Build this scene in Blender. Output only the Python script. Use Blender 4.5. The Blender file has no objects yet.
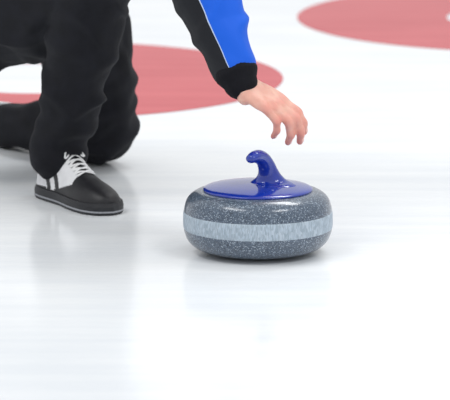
import bpy, bmesh, math, random
from mathutils import Vector, Matrix, noise
random.seed(3)
scene = bpy.context.scene
V = Vector
try:
    scene.view_settings.view_transform = 'Standard'
    scene.view_settings.look = 'None'
except Exception as e:
    print(e)

def link(o):
    scene.collection.objects.link(o); return o

# ------------------------------------------------------------ materials
def newmat(name):
    m = bpy.data.materials.new(name); m.use_nodes = True
    nt = m.node_tree; b = nt.nodes['Principled BSDF']
    return m, nt, b

def simple(name, col, rough=0.5, noise_amt=0.08, nscale=40, bump=0.0, bscale=300, **kw):
    m, nt, b = newmat(name)
    N, L = nt.nodes, nt.links
    tc = N.new('ShaderNodeTexCoord')
    n = N.new('ShaderNodeTexNoise'); n.inputs['Scale'].default_value = nscale; n.inputs['Detail'].default_value = 4
    L.new(tc.outputs['Object'], n.inputs['Vector'])
    r = N.new('ShaderNodeValToRGB')
    r.color_ramp.elements[0].position = .3; r.color_ramp.elements[1].position = .7
    r.color_ramp.elements[0].color = [max(0, c*(1-noise_amt)) for c in col]+[1]
    r.color_ramp.elements[1].color = [min(1, c*(1+noise_amt)) for c in col]+[1]
    L.new(n.outputs['Fac'], r.inputs['Fac']); L.new(r.outputs['Color'], b.inputs['Base Color'])
    b.inputs['Roughness'].default_value = rough
    if bump:
        n2 = N.new('ShaderNodeTexNoise'); n2.inputs['Scale'].default_value = bscale
        L.new(tc.outputs['Object'], n2.inputs['Vector'])
        bp = N.new('ShaderNodeBump'); bp.inputs['Strength'].default_value = bump; bp.inputs['Distance'].default_value = .002
        L.new(n2.outputs['Fac'], bp.inputs['Height']); L.new(bp.outputs['Normal'], b.inputs['Normal'])
    for k, v in kw.items():
        b.inputs[k].default_value = v
    return m

def ice_mat(name, c0, c1, spec=.5):
    m, nt, b = newmat(name); N, L = nt.nodes, nt.links
    tc = N.new('ShaderNodeTexCoord')
    mp = N.new('ShaderNodeMapping'); mp.inputs['Rotation'].default_value = (0, 0, math.radians(-50))
    mp.inputs['Scale'].default_value = (.5, 7, 1)
    L.new(tc.outputs['Object'], mp.inputs['Vector'])
    n = N.new('ShaderNodeTexNoise'); n.inputs['Scale'].default_value = 2.2; n.inputs['Detail'].default_value = 4; n.inputs['Roughness'].default_value = .5
    L.new(mp.outputs['Vector'], n.inputs['Vector'])
    n2 = N.new('ShaderNodeTexNoise'); n2.inputs['Scale'].default_value = 2; n2.inputs['Detail'].default_value = 4
    L.new(tc.outputs['Object'], n2.inputs['Vector'])
    mx = N.new('ShaderNodeMath'); mx.operation = 'ADD'
    L.new(n.outputs['Fac'], mx.inputs[0]); L.new(n2.outputs['Fac'], mx.inputs[1])
    md = N.new('ShaderNodeMath'); md.operation = 'MULTIPLY'; md.inputs[1].default_value = .5
    L.new(mx.outputs[0], md.inputs[0])
    r = N.new('ShaderNodeValToRGB')
    r.color_ramp.elements[0].position = .38; r.color_ramp.elements[1].position = .62
    r.color_ramp.elements[0].color = c0+(1,); r.color_ramp.elements[1].color = c1+(1,)
    L.new(md.outputs[0], r.inputs['Fac']); L.new(r.outputs['Color'], b.inputs['Base Color'])
    b.inputs['Roughness'].default_value = .16
    b.inputs['IOR'].default_value = 1.31
    b.inputs['Specular IOR Level'].default_value = spec
    n3 = N.new('ShaderNodeTexNoise'); n3.inputs['Scale'].default_value = 45; n3.inputs['Detail'].default_value = 2
    L.new(tc.outputs['Object'], n3.inputs['Vector'])
    bp = N.new('ShaderNodeBump'); bp.inputs['Strength'].default_value = .12; bp.inputs['Distance'].default_value = .002
    L.new(n3.outputs['Fac'], bp.inputs['Height']); L.new(bp.outputs['Normal'], b.inputs['Normal'])
    return m

M_ice = ice_mat('ice', (.80, .83, .865), (.90, .92, .935), .40)
M_red = ice_mat('red_ice', (.52, .055, .070), (.60, .085, .10), .12)
M_black = simple('black_fabric', (.006, .0065, .0105), .8, .25, 30, bump=.4, bscale=700)
M_black.node_tree.nodes['Principled BSDF'].inputs['Specular IOR Level'].default_value = .3
M_rib = simple('black_rib', (.006, .006, .009), .9, .2, 60, bump=.3, bscale=500)
M_rib.node_tree.nodes['Principled BSDF'].inputs['Specular IOR Level'].default_value = .25
M_shoeb = simple('black_suede', (.007, .007, .010), .45, .2, 60, bump=.2)
M_shoew = simple('white_leather', (.80, .80, .82), .5, .06, 40)
M_lace = simple('white_lace', (.85, .85, .86), .8, .05, 200)
M_outsole = simple('dark_rubber', (.014, .015, .019), .5, .1, 80)
M_outsole2 = simple('pale_rubber', (.75, .76, .78), .6, .05, 80)
M_line = simple('light_sole_line', (.33, .34, .37), .6, .05, 80)
M_blue = simple('blue_plastic', (.006, .030, .33), .14, .04, 20)
M_blue.node_tree.nodes['Principled BSDF'].inputs['Coat Weight'].default_value = .6
M_hair = simple('brown_hair', (.06, .035, .02), .6, .3, 120, bump=.8, bscale=200)
M_eye = simple('eye_white', (.8, .8, .8), .2, .02, 10)

def skin_mat():
    m, nt, b = newmat('skin'); N, L = nt.nodes, nt.links
    tc = N.new('ShaderNodeTexCoord')
    n = N.new('ShaderNodeTexNoise'); n.inputs['Scale'].default_value = 45; n.inputs['Detail'].default_value = 3
    L.new(tc.outputs['Object'], n.inputs['Vector'])
    r = N.new('ShaderNodeValToRGB')
    r.color_ramp.elements[0].position = .35; r.color_ramp.elements[1].position = .7
    r.color_ramp.elements[0].color = (.74, .38, .30, 1); r.color_ramp.elements[1].color = (.82, .50, .40, 1)
    L.new(n.outputs['Fac'], r.inputs['Fac'])
    at = N.new('ShaderNodeAttribute'); at.attribute_name = 'redness'
    mix = N.new('ShaderNodeMix'); mix.data_type = 'RGBA'
    L.new(at.outputs['Fac'], mix.inputs['Factor']); L.new(r.outputs['Color'], mix.inputs['A'])
    mix.inputs['B'].default_value = (.72, .20, .17, 1)
    L.new(mix.outputs['Result'], b.inputs['Base Color'])
    b.inputs['Roughness'].default_value = .5
    b.inputs['Subsurface Weight'].default_value = .12
    b.inputs['Subsurface Scale'].default_value = .008
    n2 = N.new('ShaderNodeTexNoise'); n2.inputs['Scale'].default_value = 220; n2.inputs['Detail'].default_value = 4
    L.new(tc.outputs['Object'], n2.inputs['Vector'])
    bp = N.new('ShaderNodeBump'); bp.inputs['Strength'].default_value = .5; bp.inputs['Distance'].default_value = .0015
    L.new(n2.outputs['Fac'], bp.inputs['Height']); L.new(bp.outputs['Normal'], b.inputs['Normal'])
    return m
M_skin = skin_mat()
M_nail = simple('nail', (.85, .52, .46), .3, .03, 50)

def granite(name, dark, mid, light, rough, coat, streak=0):
    m, nt, b = newmat(name); N, L = nt.nodes, nt.links
    tc = N.new('ShaderNodeTexCoord')
    v = N.new('ShaderNodeTexVoronoi'); v.inputs['Scale'].default_value = 620
    src = tc.outputs['Object']
    L.new(src, v.inputs['Vector'])
    if streak:
        mp = N.new('ShaderNodeMapping'); mp.inputs['Scale'].default_value = (1, 1, .25)
        L.new(src, mp.inputs['Vector']); L.new(mp.outputs['Vector'], v.inputs['Vector']); v.inputs['Scale'].default_value = 520
    sep = N.new('ShaderNodeSeparateColor'); L.new(v.outputs['Color'], sep.inputs['Color'])
    r = N.new('ShaderNodeValToRGB'); cr = r.color_ramp; cr.interpolation = 'LINEAR'
    cr.elements[0].position = 0; cr.elements[0].color = dark+(1,)
    cr.elements[1].position = 1; cr.elements[1].color = light+(1,)
    e = cr.elements.new(.45); e.color = mid+(1,)
    e = cr.elements.new(.84); e.color = tuple(c*1.25 for c in mid)+(1,)
    e = cr.elements.new(.95); e.color = light+(1,)
    L.new(sep.outputs[0], r.inputs['Fac'])
    L.new(r.outputs['Color'], b.inputs['Base Color'])
    b.inputs['Roughness'].default_value = rough
    b.inputs['Coat Weight'].default_value = coat
    b.inputs['Coat Roughness'].default_value = .06
    return m
M_gran = granite('granite', (.024, .037, .060), (.072, .102, .148), (.33, .39, .46), .28, .5)
M_band = granite('granite_band', (.29, .36, .43), (.36, .43, .50), (.47, .54, .61), .55, .0, 1)

# ------------------------------------------------------------ geometry helpers
def catmull(P, t):
    n = len(P)-1
    i = min(int(t), n-1); u = t-i
    p0 = P[max(i-1, 0)]; p1 = P[i]; p2 = P[i+1]; p3 = P[min(i+2, n)]
    return .5*((2*p1)+(p2-p0)*u+(2*p0-5*p1+4*p2-p3)*u*u+(3*p1-p0-3*p2+p3)*u*u*u)

def tube(bm, pts, rad, lat=None, n=20, sub=5, smooth=True, cap=True):
    """lofted tube; rad = r or (r_lateral, r_other)"""
    pts = [V(p) for p in pts]
    rr = [V((r, r, 0)) if not isinstance(r, (tuple, list)) else V((r[0], r[1], 0)) for r in rad]
    if lat is not None:
        lat = V(lat).normalized()
    m = (len(pts)-1)*sub
    C, R = [], []
    for k in range(m+1):
        t = k/sub
        if smooth:
            C.append(catmull(pts, t)); R.append(catmull(rr, t))
        else:
            i = min(int(t), len(pts)-2); u = t-i
            C.append(pts[i].lerp(pts[i+1], u)); R.append(rr[i].lerp(rr[i+1], u))
    T = [(C[min(k+1, m)]-C[max(k-1, 0)]).normalized() for k in range(m+1)]
    if cap:
        ks = [math.radians(a) for a in (85, 70, 52, 35, 18)]
        s = min(R[0].x, R[0].y); e = min(R[-1].x, R[-1].y)
        preC = [C[0]-T[0]*s*math.sin(a) for a in ks]; preR = [R[0]*math.cos(a) for a in ks]
        posC = [C[-1]+T[-1]*e*math.sin(a) for a in reversed(ks)]; posR = [R[-1]*math.cos(a) for a in reversed(ks)]
        T = [T[0]]*5+T+[T[-1]]*5
        C = preC+C+posC; R = preR+R+posR
    a = lat
    if a is None:
        a = T[0].orthogonal().normalized()
    rings = []
    for c, r, t in zip(C, R, T):
        ref = lat if lat is not None else a
        x = (ref-t*ref.dot(t))
        x.normalize()
        a = x
        y = t.cross(x)
        rings.append([bm.verts.new(c+x*(r.x*math.cos(2*math.pi*j/n))+y*(r.y*math.sin(2*math.pi*j/n))) for j in range(n)])
    for q in range(len(rings)-1):
        A, B = rings[q], rings[q+1]
        for j in range(n):
            bm.faces.new((A[j], A[(j+1) % n], B[(j+1) % n], B[j]))
    bm.faces.new(list(reversed(rings[0]))); bm.faces.new(rings[-1])

def ball(bm, c, r, rot=None):
    r = V((r, r, r)) if not isinstance(r, (tuple, list)) else V(r)
    M = Matrix.Translation(V(c)) @ (rot.to_4x4() if rot else Matrix.Identity(4)) @ Matrix.Diagonal((r.x, r.y, r.z, 1))
    bmesh.ops.create_icosphere(bm, subdivisions=3, radius=1, matrix=M)

def obj_from_bm(bm, name, mats, smooth=True):
    bmesh.ops.recalc_face_normals(bm, faces=bm.faces)
    me = bpy.data.meshes.new(name); bm.to_mesh(me); bm.free()
    for m in (mats if isinstance(mats, (list, tuple)) else [mats]):
        me.materials.append(m)
    if smooth:
        me.polygons.foreach_set('use_smooth', [True]*len(me.polygons))
    return link(bpy.data.objects.new(name, me))

def remeshed(bm, name, mat, voxel, it=4):
    o = obj_from_bm(bm, name+'_tmp', mat)
    md = o.modifiers.new('r', 'REMESH'); md.mode = 'VOXEL'; md.voxel_size = voxel; md.use_smooth_shade = True
    sm = o.modifiers.new('s', 'SMOOTH'); sm.iterations = it; sm.factor = .5
    dg = bpy.context.evaluated_depsgraph_get()
    me = bpy.data.meshes.new_from_object(o.evaluated_get(dg))
    me.name = name
    tmpme = o.data
    bpy.data.objects.remove(o); bpy.data.meshes.remove(tmpme)
    me.materials.clear(); me.materials.append(mat)
    me.polygons.foreach_set('use_smooth', [True]*len(me.polygons))
    return link(bpy.data.objects.new(name, me))

def parent(c, p):
    c.parent = p
    c.matrix_parent_inverse = p.matrix_world.inverted()

def lathe(name, prof, mats, n=128, sub=6, closed_axis=True):
    bm = bmesh.new()
    P = [V((a, b, 0)) for a, b in prof]
    pts = [catmull(P, k/sub) for k in range((len(P)-1)*sub+1)]
    rings = []
    for p in pts:
        if p.x < 1e-4:
            rings.append([bm.verts.new((0, 0, p.y))])
        else:
            rings.append([bm.verts.new((p.x*math.cos(2*math.pi*j/n), p.x*math.sin(2*math.pi*j/n), p.y)) for j in range(n)])
    for A, B in zip(rings, rings[1:]):
        for j in range(n):
            k = (j+1) % n
            if len(A) == 1 and len(B) > 1: bm.faces.new((A[0], B[j], B[k]))
            elif len(B) == 1 and len(A) > 1: bm.faces.new((A[j], B[0], A[k]))
            elif len(A) > 1: bm.faces.new((A[j], B[j], B[k], A[k]))
    return obj_from_bm(bm, name, mats)

# ------------------------------------------------------------ ice sheet and rings
bm = bmesh.new()
bmesh.ops.create_grid(bm, x_segments=2, y_segments=2, size=30)
floor = obj_from_bm(bm, 'floor', M_ice, False)
floor['kind'] = 'structure'; floor['label'] = 'white pebbled curling ice sheet with faint streaks'; floor['category'] = 'ice'

def ring(cx, cy, r0, r1, label):
    bm = bmesh.new(); n = 128
    A = [bm.verts.new((r0*math.cos(2*math.pi*j/n), r0*math.sin(2*math.pi*j/n), .0006)) for j in range(n)]
    B = [bm.verts.new((r1*math.cos(2*math.pi*j/n), r1*math.sin(2*math.pi*j/n), .0006)) for j in range(n)]
    for j in range(n):
        k = (j+1) % n
        bm.faces.new((A[j], B[j], B[k], A[k]))
    o = obj_from_bm(bm, 'target_ring', M_red)
    o.location = (cx, cy, 0)
    o['label'] = label; o['category'] = 'target ring'; o['group'] = 'red curling target rings'
ring(-.467, 2.08, .235, .61, 'red painted target ring on the ice behind the kneeling person')
ring(.82, 3.12, .22, .625, 'red painted target ring on open ice, away from the person')

# ------------------------------------------------------------ curling stone
SX, SY = .064, -.077
stone = link(bpy.data.objects.new('curling_stone', None)); stone.location = (SX, SY, 0)
stone['label'] = 'speckled blue-grey granite curling stone with blue handle sliding on ice'
stone['category'] = 'curling stone'
stone.empty_display_size = .1
body = lathe('granite_body', [(0, .004), (.055, .004), (.062, .001), (.072, .001), (.095, .004), (.119, .011), (.1350, .024), (.1425, .040), (.1442, .050), (.1447, .064), (.1442, .078), (.1428, .091), (.1368, .107), (.124, .118), (.106, .1230), (.06, .1235), (0, .1235)], M_gran)
band = lathe('striking_band', [(.1430, .0490), (.1450, .051), (.1456, .065), (.1450, .080), (.1430, .0820)], M_band)
plate = lathe('handle_plate', [(0, .121), (.095, .121), (.1045, .1225), (.1065, .1245), (.1050, .1270), (.098, .1298), (.082, .1328), (.06, .1355), (.03, .1375), (0, .138)], M_blue)
bm = bmesh.new()
tube(bm, [(.022, 0, .112), (.022, 0, .1320), (.0218, 0, .1400), (.0212, -.001, .148), (.0195, -.003, .159), (.0158, -.008, .173), (.0095, -.017, .1855), (.001, -.030, .1935), (-.007, -.043, .1955), (-.013, -.052, .194)],
     [(.070, .055), (.056, .043), (.0370, .030), (.0265, .022), (.0200, .0185), (.0168, .0165), (.0150, .0152), (.0142, .0138), (.0138, .0118), (.0118, .0090)], lat=(.93, -.3, .2), n=48, sub=10)
grip = obj_from_bm(bm, 'grip', M_blue)
for p in (body, band, plate):
    p.parent = stone
grip.parent = plate
band['label'] = 'pale frosted striking band around the widest part'
plate['label'] = 'glossy blue plastic cover disc'
grip['label'] = 'curved blue gooseneck grip'

# ------------------------------------------------------------ person
F = V((.53, -.85, 0)).normalized()      # facing
Lf = V((.85, .53, 0)).normalized()      # person's left
UP = V((0, 0, 1))
hipR = V((-.50, .70, .42)); hipL = V((-.34, .80, .46)); pel = (hipR+hipL)/2
kneeR = V((-.258, .36, .51)); ankR = V((-.340, .475, .10))
kneeL = V((-.262, .876, .076)); ankL = V((-.51, 1.14, .046))
shR = V((-.17, .27, .73)); elR = V((-.060, .05, .54)); W = V((.028, -.045, .333))
shL = V((.12, .45, .75)); elL = V((.12, .20, .63)); WL = V((-.10, .26, .66))
neck = V((-.02, .345, .81)); chest = V((-.10, .43, .73)); waist = V((-.28, .60, .58))
skull = V((.075, .20, .955))

redpts = []
def hand(bm, W, f, w, flex, handed=1, sc=1.0, spr=.05):
    """f forward, w = towards the little finger, palm normal n"""
    f = f.normalized(); w = (w-f*w.dot(f)).normalized(); n = f.cross(w)*handed
    def P(a, b, c): return W+(f*a+w*b+n*c)*sc
    kn = [(.088, -.030), (.091, -.0095), (.086, .011), (.077, .030)]
    seg = [(.042, .026, .019), (.046, .030, .020), (.043, .028, .020), (.034, .021, .017)]
    rad = [.0096, .0098, .0093, .0082]
    nails = []
    tube(bm, [P(-.03, 0, 0), P(0, 0, 0), P(.03, 0, .002), (P(.06, 0, .002)), P(.083, 0, 0)],
         [(.025, .019), (.027, .018), (.036, .016), (.040, .0135), (.038, .0105)], lat=w, n=28)
    ball(bm, P(.032, -.020, .012), .0185*sc); ball(bm, P(.03, .022, .010), .0165*sc)
    for i in range(4):
        a, b = kn[i]
        p = P(a, b, -.001)
        mcp, pip, dip = flex[i]
        spread = (i-1.5)*spr
        pts = [P(.03, b*.7, 0), P(.06, b*.9, -.002), p]
        r = [.010, .0105, rad[i]*1.16]
        ang = 0
        cur = p
        for s, dA, k in zip(seg[i], (mcp, pip, dip), (1.0, .93, .80)):
            ang += math.radians(dA)
            d = (f*math.cos(ang)+n*math.sin(ang)+w*spread).normalized()
            mid = cur+d*s*sc*.5
            pts.append(mid); r.append(rad[i]*k*.95)
            cur = cur+d*s*sc
            pts.append(cur); r.append(rad[i]*(k*1.06 if k > .85 else .72))
            redpts.append((cur.copy(), .016))
        tube(bm, pts, r, n=14, sub=4)
        nd = (-f*math.sin(ang)+n*math.cos(ang))
        nails.append((cur-d*.004, d, -nd, rad[i]))
        redpts.append((p, .014))
    t0 = P(.015, -.020, .010); t1 = P(.050, -.042, .022)
    d2 = (f*.80+n*.50-w*.18).normalized(); t2 = t1+d2*.034
    d3 = (f*.72+n*.62+w*.1).normalized(); t3 = t2+d3*.024
    tube(bm, [t0, (t0+t1)/2, t1, (t1+t2)/2, t2, (t2+t3)/2, t3], [.016, .0155, .0125, .0108, .0112, .0105, .0085], n=16, sub=4)
    nails.append((t3-d3*.003, d3, (-w*.8-n*.4), .0105))
    redpts.append((t3, .016))
    return nails

bm = bmesh.new()
# trunk
tube(bm, [pel, waist, chest, neck], [(.15, .10), (.125, .09), (.15, .10), (.09, .07)], lat=Lf, n=32)
tube(bm, [neck-V((.01, -.01, .03)), neck+V((.03, -.045, .05)), skull-V((.01, -.01, .05))], [.062, .056, .058], n=24)
# head
Hf = V((.62, -.72, -.12)).normalized(); Hs = V((.76, .65, 0)).normalized(); Hu = Hs.cross(Hf)*-1
if Hu.z < 0: Hu = -Hu
Rh = Matrix((Hf, Hs, Hu)).transposed()
ball(bm, skull+Hu*.02, (.095, .075, .10), Rh)
ball(bm, skull+Hf*.035-Hu*.045, (.058, .054, .062), Rh)
ball(bm, skull+Hf*.072-Hu*.085, (.020, .024, .018), Rh)          # chin
tube(bm, [skull+Hf*.088+Hu*.008, skull+Hf*.104-Hu*.022, skull+Hf*.108-Hu*.034], [.009, .011, .014], n=12)
ball(bm, skull+Hf*.086-Hu*.058, (.014, .024, .006), Rh)          # lips
ball(bm, skull+Hf*.086-Hu*.068, (.013, .020, .006), Rh)
ball(bm, skull+Hf*.080+Hu*.030, (.016, .050, .008), Rh)          # brow
for s in (-1, 1):
    ball(bm, skull+Hs*.078*s-Hu*.015-Hf*.005, (.020, .008, .032), Rh)
# arms
tube(bm, [chest+V((0, 0, .01)), shR, (shR+elR)/2, elR], [.06, .058, .048, .040], n=20)
tube(bm, [elR, elR.lerp(W, .35), elR.lerp(W, .8), W], [.040, .043, .031, (.027)], n=20)
tube(bm, [chest+V((0, 0, .01)), shL, (shL+elL)/2, elL], [.06, .058, .048, .040], n=20)
tube(bm, [elL, elL.lerp(WL, .35), elL.lerp(WL, .8), WL], [.040, .043, .031, .028], n=20)
fR = V((.80, -.16, -.55)); wR = V((-.16, -.88, -.42))
nailsR = hand(bm, W, fR, wR, [(2, 28, 24), (6, 34, 26), (10, 40, 30), (18, 42, 30)], 1, .97, -.03)
nailsL = hand(bm, WL, V((-.80, .25, -.22)), V((.35, .9, 0)), [(15, 25, 15)]*4, 1 if V((-.8, .25, -.22)).cross(V((.35, .9, 0))).z < 0 else -1)
# legs
tube(bm, [hipR, hipR.lerp(kneeR, .5), kneeR], [.090, .072, .055], n=24)
tube(bm, [kneeR, kneeR.lerp(ankR, .35), kneeR.lerp(ankR, .8), ankR], [.052, .054, .036, .034], n=24)
tube(bm, [hipL, hipL.lerp(kneeL, .5), kneeL], [.090, .072, .055], n=24)
tube(bm, [kneeL, kneeL.lerp(ankL, .35), kneeL.lerp(ankL, .8), ankL], [.050, .046, .034, .030], n=24)
Fs = V((.53, -.85, 0)).normalized()
tube(bm, [ankR-V((0, 0, .03)), ankR+Fs*.05-V((0, 0, .058)), ankR+Fs*.13-V((0, 0, .072))], [.030, .024, .014], n=16)
FL = V((-.74, .66, -.08)).normalized()
tube(bm, [ankL, ankL+FL*.08+V((0, 0, -.002)), ankL+FL*.15+V((0, 0, -.006))], [.028, .024, .016], n=16)
person = remeshed(bm, 'person', M_skin, .0028, 3)
me = person.data
at = me.attributes.new('redness', 'FLOAT', 'POINT')
vals = []
for v in me.vertices:
    x = 0
    c = v.co
    if (c-W).length < .24 or (c-WL).length < .24:
        for p, r in redpts:
            d = (c-p).length
            if d < r*1.3: x = max(x, 1-d/(r*1.3))
    vals.append(min(1, x*.8))
at.data.foreach_set('value', vals)
person['label'] = 'person in black trousers and black-blue jacket kneeling, releasing the stone'
person['category'] = 'person'

# nails
for c, d, up, r in nailsR+nailsL:
    bm = bmesh.new()
    up = (up-d*up.dot(d)).normalized(); s = d.cross(up)
    R = Matrix((d, s, up)).transposed()
    ball(bm, c+up*r*.60, (.0058, .0048, .0018), R)
    o = obj_from_bm(bm, 'fingernail', M_nail); parent(o, person)

# eyes / hair
for s in (-1, 1):
    bm = bmesh.new(); ball(bm, skull+Hf*.079+Hs*.030*s+Hu*.010, .0125)
    o = obj_from_bm(bm, 'eye', M_eye); parent(o, person)
bm = bmesh.new()
ball(bm, skull+Hu*.035-Hf*.018, (.098, .083, .098), Rh)
for k in range(60):
    a = random.uniform(0, 6.28); b = random.uniform(.1, 1.2)
    d = (Hf*math.cos(a)*math.sin(b)+Hs*math.sin(a)*math.sin(b)+Hu*math.cos(b))
    p = skull+Hu*.035-Hf*.018+d*.088
    tube(bm, [p, p+d*.01-Hf*.012, p+d*.008-Hf*.03-Hu*.01], [.012, .011, .006], n=8, sub=2)
hair = remeshed(bm, 'hair', M_hair, .005, 2); parent(hair, person)

# ---------------- trousers
def wrinkle(me, amp, fold):
    """soft bulges plus a few long rounded folds"""
    me.update()
    nrm = [v.normal.copy() for v in me.vertices]
    for v, nn in zip(me.vertices, nrm):
        c = v.co
        a = noise.noise(V((c.x*8, c.y*8, c.z*9+c.x*4)))
        q2 = V((c.x*6+c.y*3+c.z*4, c.y*6-c.z*3, c.z*11-c.x*7))
        s1 = 1-min(1, abs(noise.noise(q2))*3.0)
        q3 = V((c.x*5-c.z*6, c.y*5+c.z*4, c.z*8+c.x*8))+V((3, 9, 4))
        s2 = 1-min(1, abs(noise.noise(q3))*3.0)
        s1 = s1*s1*(3-2*s1); s2 = s2*s2*(3-2*s2)
        h = a*.5+s1*fold+s2*fold*.7-.5*fold
        v.co = c+nn*amp*h
        if v.co.z < .002: v.co.z = .002
bm = bmesh.new()
tube(bm, [hipR-Lf*.06+V((0, 0, -.045)), pel+V((0, 0, .0)), hipL+Lf*.0], [(.150), (.15), (.125)], n=28)
tube(bm, [pel-F*.03, pel.lerp(waist, .5), waist+F*.0], [(.17, .13), (.165, .125), (.15, .11)], lat=Lf, n=28)
tube(bm, [hipR+V((0, 0, -.035)), hipR.lerp(kneeR, .5)-V((0, 0, .050)), kneeR], [.140, .118, .082], n=28)
tube(bm, [kneeR, kneeR.lerp(ankR, .3), kneeR.lerp(ankR, .7), ankR+V((0, 0, .030)), ankR+V((-.002, .002, .002)), ankR+V((-.004, .004, -.006))], [.084, .077, .064, .056, .058, .060], n=28)
tube(bm, [hipL, hipL.lerp(kneeL, .5), kneeL+V((0, 0, .01))], [.120, .100, .077], n=28)
tube(bm, [kneeL, kneeL.lerp(ankL, .35), kneeL.lerp(ankL, .8), ankL], [.074, .062, .048, .042], n=28)
trousers = remeshed(bm, 'trousers', M_black, .005, 5)
wrinkle(trousers.data, .009, 1.0)
trousers['label'] = 'loose black sports trousers'
parent(trousers, person)

# ---------------- jacket
def jacket_mat():
    m, nt, b = newmat('jacket_cloth'); N, L = nt.nodes, nt.links
    a = N.new('ShaderNodeAttribute'); a.attribute_name = 'stripe'
    r = N.new('ShaderNodeValToRGB'); cr = r.color_ramp; cr.interpolation = 'CONSTANT'
    cr.elements[0].position = 0; cr.elements[0].color = (.006, .007, .011, 1)
    cr.elements[1].position = .50; cr.elements[1].color = (.50, .60, .78, 1)
    e = cr.elements.new(.510); e.color = (.005, .11, .68, 1)
    L.new(a.outputs['Fac'], r.inputs['Fac'])
    L.new(r.outputs['Color'], b.inputs['Base Color'])
    tc = N.new('ShaderNodeTexCoord')
    n = N.new('ShaderNodeTexNoise'); n.inputs['Scale'].default_value = 500
    L.new(tc.outputs['Object'], n.inputs['Vector'])
    bp = N.new('ShaderNodeBump'); bp.inputs['Strength'].default_value = .3; bp.inputs['Distance'].default_value = .001
    L.new(n.outputs['Fac'], bp.inputs['Height']); L.new(bp.outputs['Normal'], b.inputs['Normal'])
    b.inputs['Roughness'].default_value = .6
    b.inputs['Specular IOR Level'].default_value = .3
    return m
bm = bmesh.new()
tube(bm, [pel.lerp(waist, .55), waist, chest, neck-V((0, 0, .01))], [(.175, .135), (.165, .13), (.175, .13), (.10, .085)], lat=Lf, n=32)
tube(bm, [neck-V((0, 0, .02)), neck+V((.012, -.018, .028))], [.078, .070], n=24)
for sh, el, w in ((shR, elR, W), (shL, elL, WL)):
    tube(bm, [chest+V((0, 0, .01)), sh, (sh+el)/2, el, el.lerp(w, .35), el.lerp(w, .70), el.lerp(w, .85)], [.09, .085, .078, .071, .063, .051, .045], n=24)
jacket = remeshed(bm, 'jacket', jacket_mat(), .004, 5)
me = jacket.data
at = me.attributes.new('stripe', 'FLOAT', 'POINT')
vals = []
for v in me.vertices:
    best = None
    for side, (sh, el, w) in enumerate(((shR, elR, W), (shL, elL, WL))):
        for A, B in ((sh, el), (el, w)):
            ab = B-A; t = (v.co-A).dot(ab)/ab.dot(ab); tc = max(0, min(1, t))
            q = A+ab*tc; d = (v.co-q).length
            if best is None or d < best[0]:
                best = (d, v.co-q, ab.normalized(), side, t)
    d, off, ax, side, t = best
    e = V((.86, -.50, .2)) if side == 0 else V((.5, -.3, .8))
    e = (e-ax*e.dot(ax)).normalized(); off = (off-ax*off.dot(ax))
    ang = 0
    if d < .12 and off.length > 1e-5:
        ang = .5+(math.radians(76)-off.angle(e))/math.pi
    if d > .105: ang = 0
    vals.append(max(0, min(1, ang)))
at.data.foreach_set('value', vals)
wrinkle(me, .0065, .9)
jacket['label'] = 'black jacket with bright blue sleeve panels edged in white'
parent(jacket, person)

for el, w in ((elR, W), (elL, WL)):
    bm = bmesh.new()
    ax = (w-el).normalized()
    A = el.lerp(w, .90)
    tube(bm, [A, A.lerp(w, .45), w-ax*.004, w+ax*.004], [.0405, .0425, .0385, .034], n=96, sub=8)
    ux = ax.orthogonal().normalized(); uy = ax.cross(ux)
    for v in bm.verts:
        q = A+ax*(v.co-A).dot(ax); o_ = v.co-q
        ang = math.atan2(o_.dot(uy), o_.dot(ux))
        v.co = q+o_*(1+.008*math.sin(ang*32))
    o = obj_from_bm(bm, 'cuff', M_rib); o['label'] = 'black ribbed cuff'
    o.parent = jacket; o.matrix_parent_inverse = jacket.matrix_world.inverted()

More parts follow.
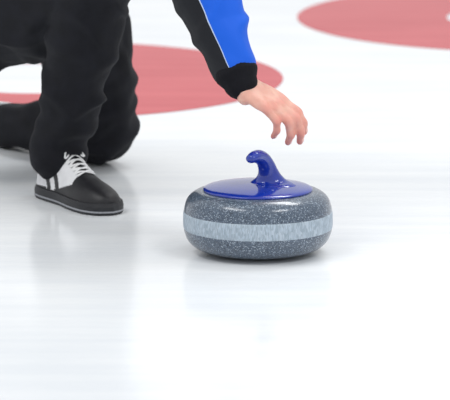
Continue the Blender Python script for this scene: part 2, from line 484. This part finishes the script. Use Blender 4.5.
# ---------------- shoes
def shoe(origin, X, Zup, sole_mat, line_mat, label, sc=1.0):
    X = X.normalized(); Y = Zup.cross(X).normalized(); Z = X.cross(Y)
    Mx = Matrix.Translation(origin) @ Matrix((X, Y, Z)).transposed().to_4x4() @ Matrix.Scale(sc, 4)
    st = [(-.002, .012, .045), (.004, .026, .068), (.02, .034, .088), (.05, .038, .100), (.085, .038, .108), (.115, .038, .100), (.145, .041, .080), (.185, .046, .060), (.225, .047, .050), (.255, .041, .042), (.276, .029, .033), (.287, .012, .022)]
    P = [V(s) for s in st]
    ns, nc = 120, 96
    def surf(p, t):
        c, s = math.cos(t), math.sin(t)
        y = p.y*(abs(c)**.75)*(1 if c > 0 else -1)
        return (p.x, y*(1-.15*s*min(1, p.z/.1)), .014+(p.z-.004)*(abs(s)**.85))
    bm = bmesh.new(); rings = []; rows = []; rings_x = []
    for i in range(ns+1):
        p = catmull(P, i/ns*(len(P)-1))
        row = [surf(p, math.pi*j/nc) for j in range(nc+1)]
        rows.append(row); rings_x.append(p.x)
        rings.append([bm.verts.new(q) for q in row])
    for a, b in zip(rings, rings[1:]):
        for j in range(nc):
            f = bm.faces.new((a[j], b[j], b[j+1], a[j+1]))
            x, y, z = f.calc_center_median()
            white = False
            lo = .030 if x < .10 else .030+(x-.10)*.30
            if z > lo and .008 < x < .178 and abs(y) > .019:
                white = True
                u = x+.75*z+8*(z-.06)**2                         # curved stripes leaning back
                if .100 < u < .116 or .136 < u < .154: white = False
            if x < .05 and z > .085: white = False     # black collar
            if z > .100: white = False
            f.material_index = 1 if white else 0
        bm.faces.new((b[0], a[0], a[nc], b[nc]))
    bm.faces.new(rings[0]); bm.faces.new(list(reversed(rings[-1])))
    up = obj_from_bm(bm, 'shoe', [M_shoeb, M_shoew]); up.matrix_world = Mx
    bm = bmesh.new()
    L_ = []
    for i in range(41):
        p = catmull(P, i/40*(len(P)-1)); L_.append((p.x, p.y+.004))
    pts = [(L_[0][0]-.004, 0)]+[(x, y) for x, y in L_]+[(L_[-1][0]+.005, 0)]+[(x, -y) for x, y in reversed(L_)]
    lv = []
    for z, k in ((0, .97), (.003, 1.0), (.006, 1.005), (.0095, 1.006), (.018, 1.01), (.026, .985)):
        lv.append([bm.verts.new(((x-.14)*k+.14, y*k, z)) for x, y in pts])
    n = len(pts)
    for q, (a, b) in enumerate(zip(lv, lv[1:])):
        for j in range(n):
            f = bm.faces.new((a[j], a[(j+1) % n], b[(j+1) % n], b[j]))
            f.material_index = 1 if q == 2 else 0
    bm.faces.new(lv[0]); bm.faces.new(lv[-1])
    so = obj_from_bm(bm, 'sole', [sole_mat, line_mat], False); so.parent = up
    bm = bmesh.new()
    def top(x, y):
        best = min(range(ns+1), key=lambda i: abs(rings_x[i]-x))
        q = min(rows[best], key=lambda c: abs(c[1]-y)+(0 if c[2] > .03 else 1))
        return q[2]
    xs = [.112, .124, .136, .148, .160, .172]
    for k, x in enumerate(xs):
        for sgn in (1, -1):
            pp = []
            for q in (-1, -.5, 0, .5, 1):
                y = q*.021*sgn; xx = x+q*.0045
                pp.append((xx, y, top(xx, y)+.0022))
            tube(bm, pp, [(.0042, .0018)]*5, lat=(1, 0, 0), n=8, sub=3)
    for sgn in (1, -1):
        z0 = top(.112, 0)+.005
        tube(bm, [(.110, 0, z0), (.116, .014*sgn, z0+.001), (.127, .024*sgn, z0-.014), (.124, .014*sgn, z0-.010), (.112, .002*sgn, z0)], [.0022]*5, n=8, sub=4)
    la = obj_from_bm(bm, 'laces', M_lace); la.parent = up
    la['label'] = 'white laces'
    bm = bmesh.new()
    tube(bm, [(.135, 0, .078), (.115, 0, .104), (.106, 0, .124)], [(.016, .006), (.021, .006), (.020, .005)], lat=(0, 1, 0), n=20)
    tg = obj_from_bm(bm, 'tongue', M_shoeb); tg.parent = up
    up['label'] = label
    up.parent = person
    return up
shoe(V((-.374, .530, 0)), V((.53, -.85, 0)), UP, M_outsole, M_line, 'black and white laced sneaker planted flat on the ice', .95)
shoe(V((-.485, 1.11, .100)), V((-.72, .68, -.12)), V((-.15, -.15, -1)), M_outsole2, M_outsole2, 'black sneaker with pale sole, lying toe down behind', .93)

# ------------------------------------------------------------ lighting
w = bpy.data.worlds.new('arena'); scene.world = w; w.use_nodes = True
nt = w.node_tree; bg = nt.nodes['Background']
tc = nt.nodes.new('ShaderNodeTexCoord'); sp = nt.nodes.new('ShaderNodeSeparateXYZ')
nt.links.new(tc.outputs['Generated'], sp.inputs[0])
r = nt.nodes.new('ShaderNodeValToRGB')
r.color_ramp.elements[0].position = .0; r.color_ramp.elements[0].color = (.84, .84, .85, 1)
r.color_ramp.elements[1].position = .6; r.color_ramp.elements[1].color = (.97, .99, 1, 1)
nt.links.new(sp.outputs['Z'], r.inputs['Fac']); nt.links.new(r.outputs['Color'], bg.inputs['Color'])
bg.inputs['Strength'].default_value = .82

def area(loc, target, size, sy, power, col=(1, 1, 1)):
    l = bpy.data.lights.new('arena_light', 'AREA'); l.shape = 'RECTANGLE'; l.size = size; l.size_y = sy
    l.energy = power; l.color = col
    o = link(bpy.data.objects.new('arena_light', l)); o.location = loc
    o.rotation_euler = (V(target)-V(loc)).to_track_quat('-Z', 'Y').to_euler()
area((1.5, 2.5, 5), (0, 0, 0), 3, 1.0, 115)
area((-2.5, -1.5, 5), (0, 0, 0), 3, 1.0, 75)
area((2.8, -2.5, 4.5), (0, 0, 0), 2, 1.0, 70)

# ------------------------------------------------------------ camera
cam = bpy.data.cameras.new('camera'); co = link(bpy.data.objects.new('camera', cam))
cam.lens = 332; cam.sensor_width = 36
co.location = (0, -8, 1.6); co.rotation_euler = (math.radians(90-10.7), 0, 0)
cam.dof.use_dof = True; cam.dof.focus_distance = 8.12; cam.dof.aperture_fstop = 8
cam.clip_end = 200
scene.camera = co
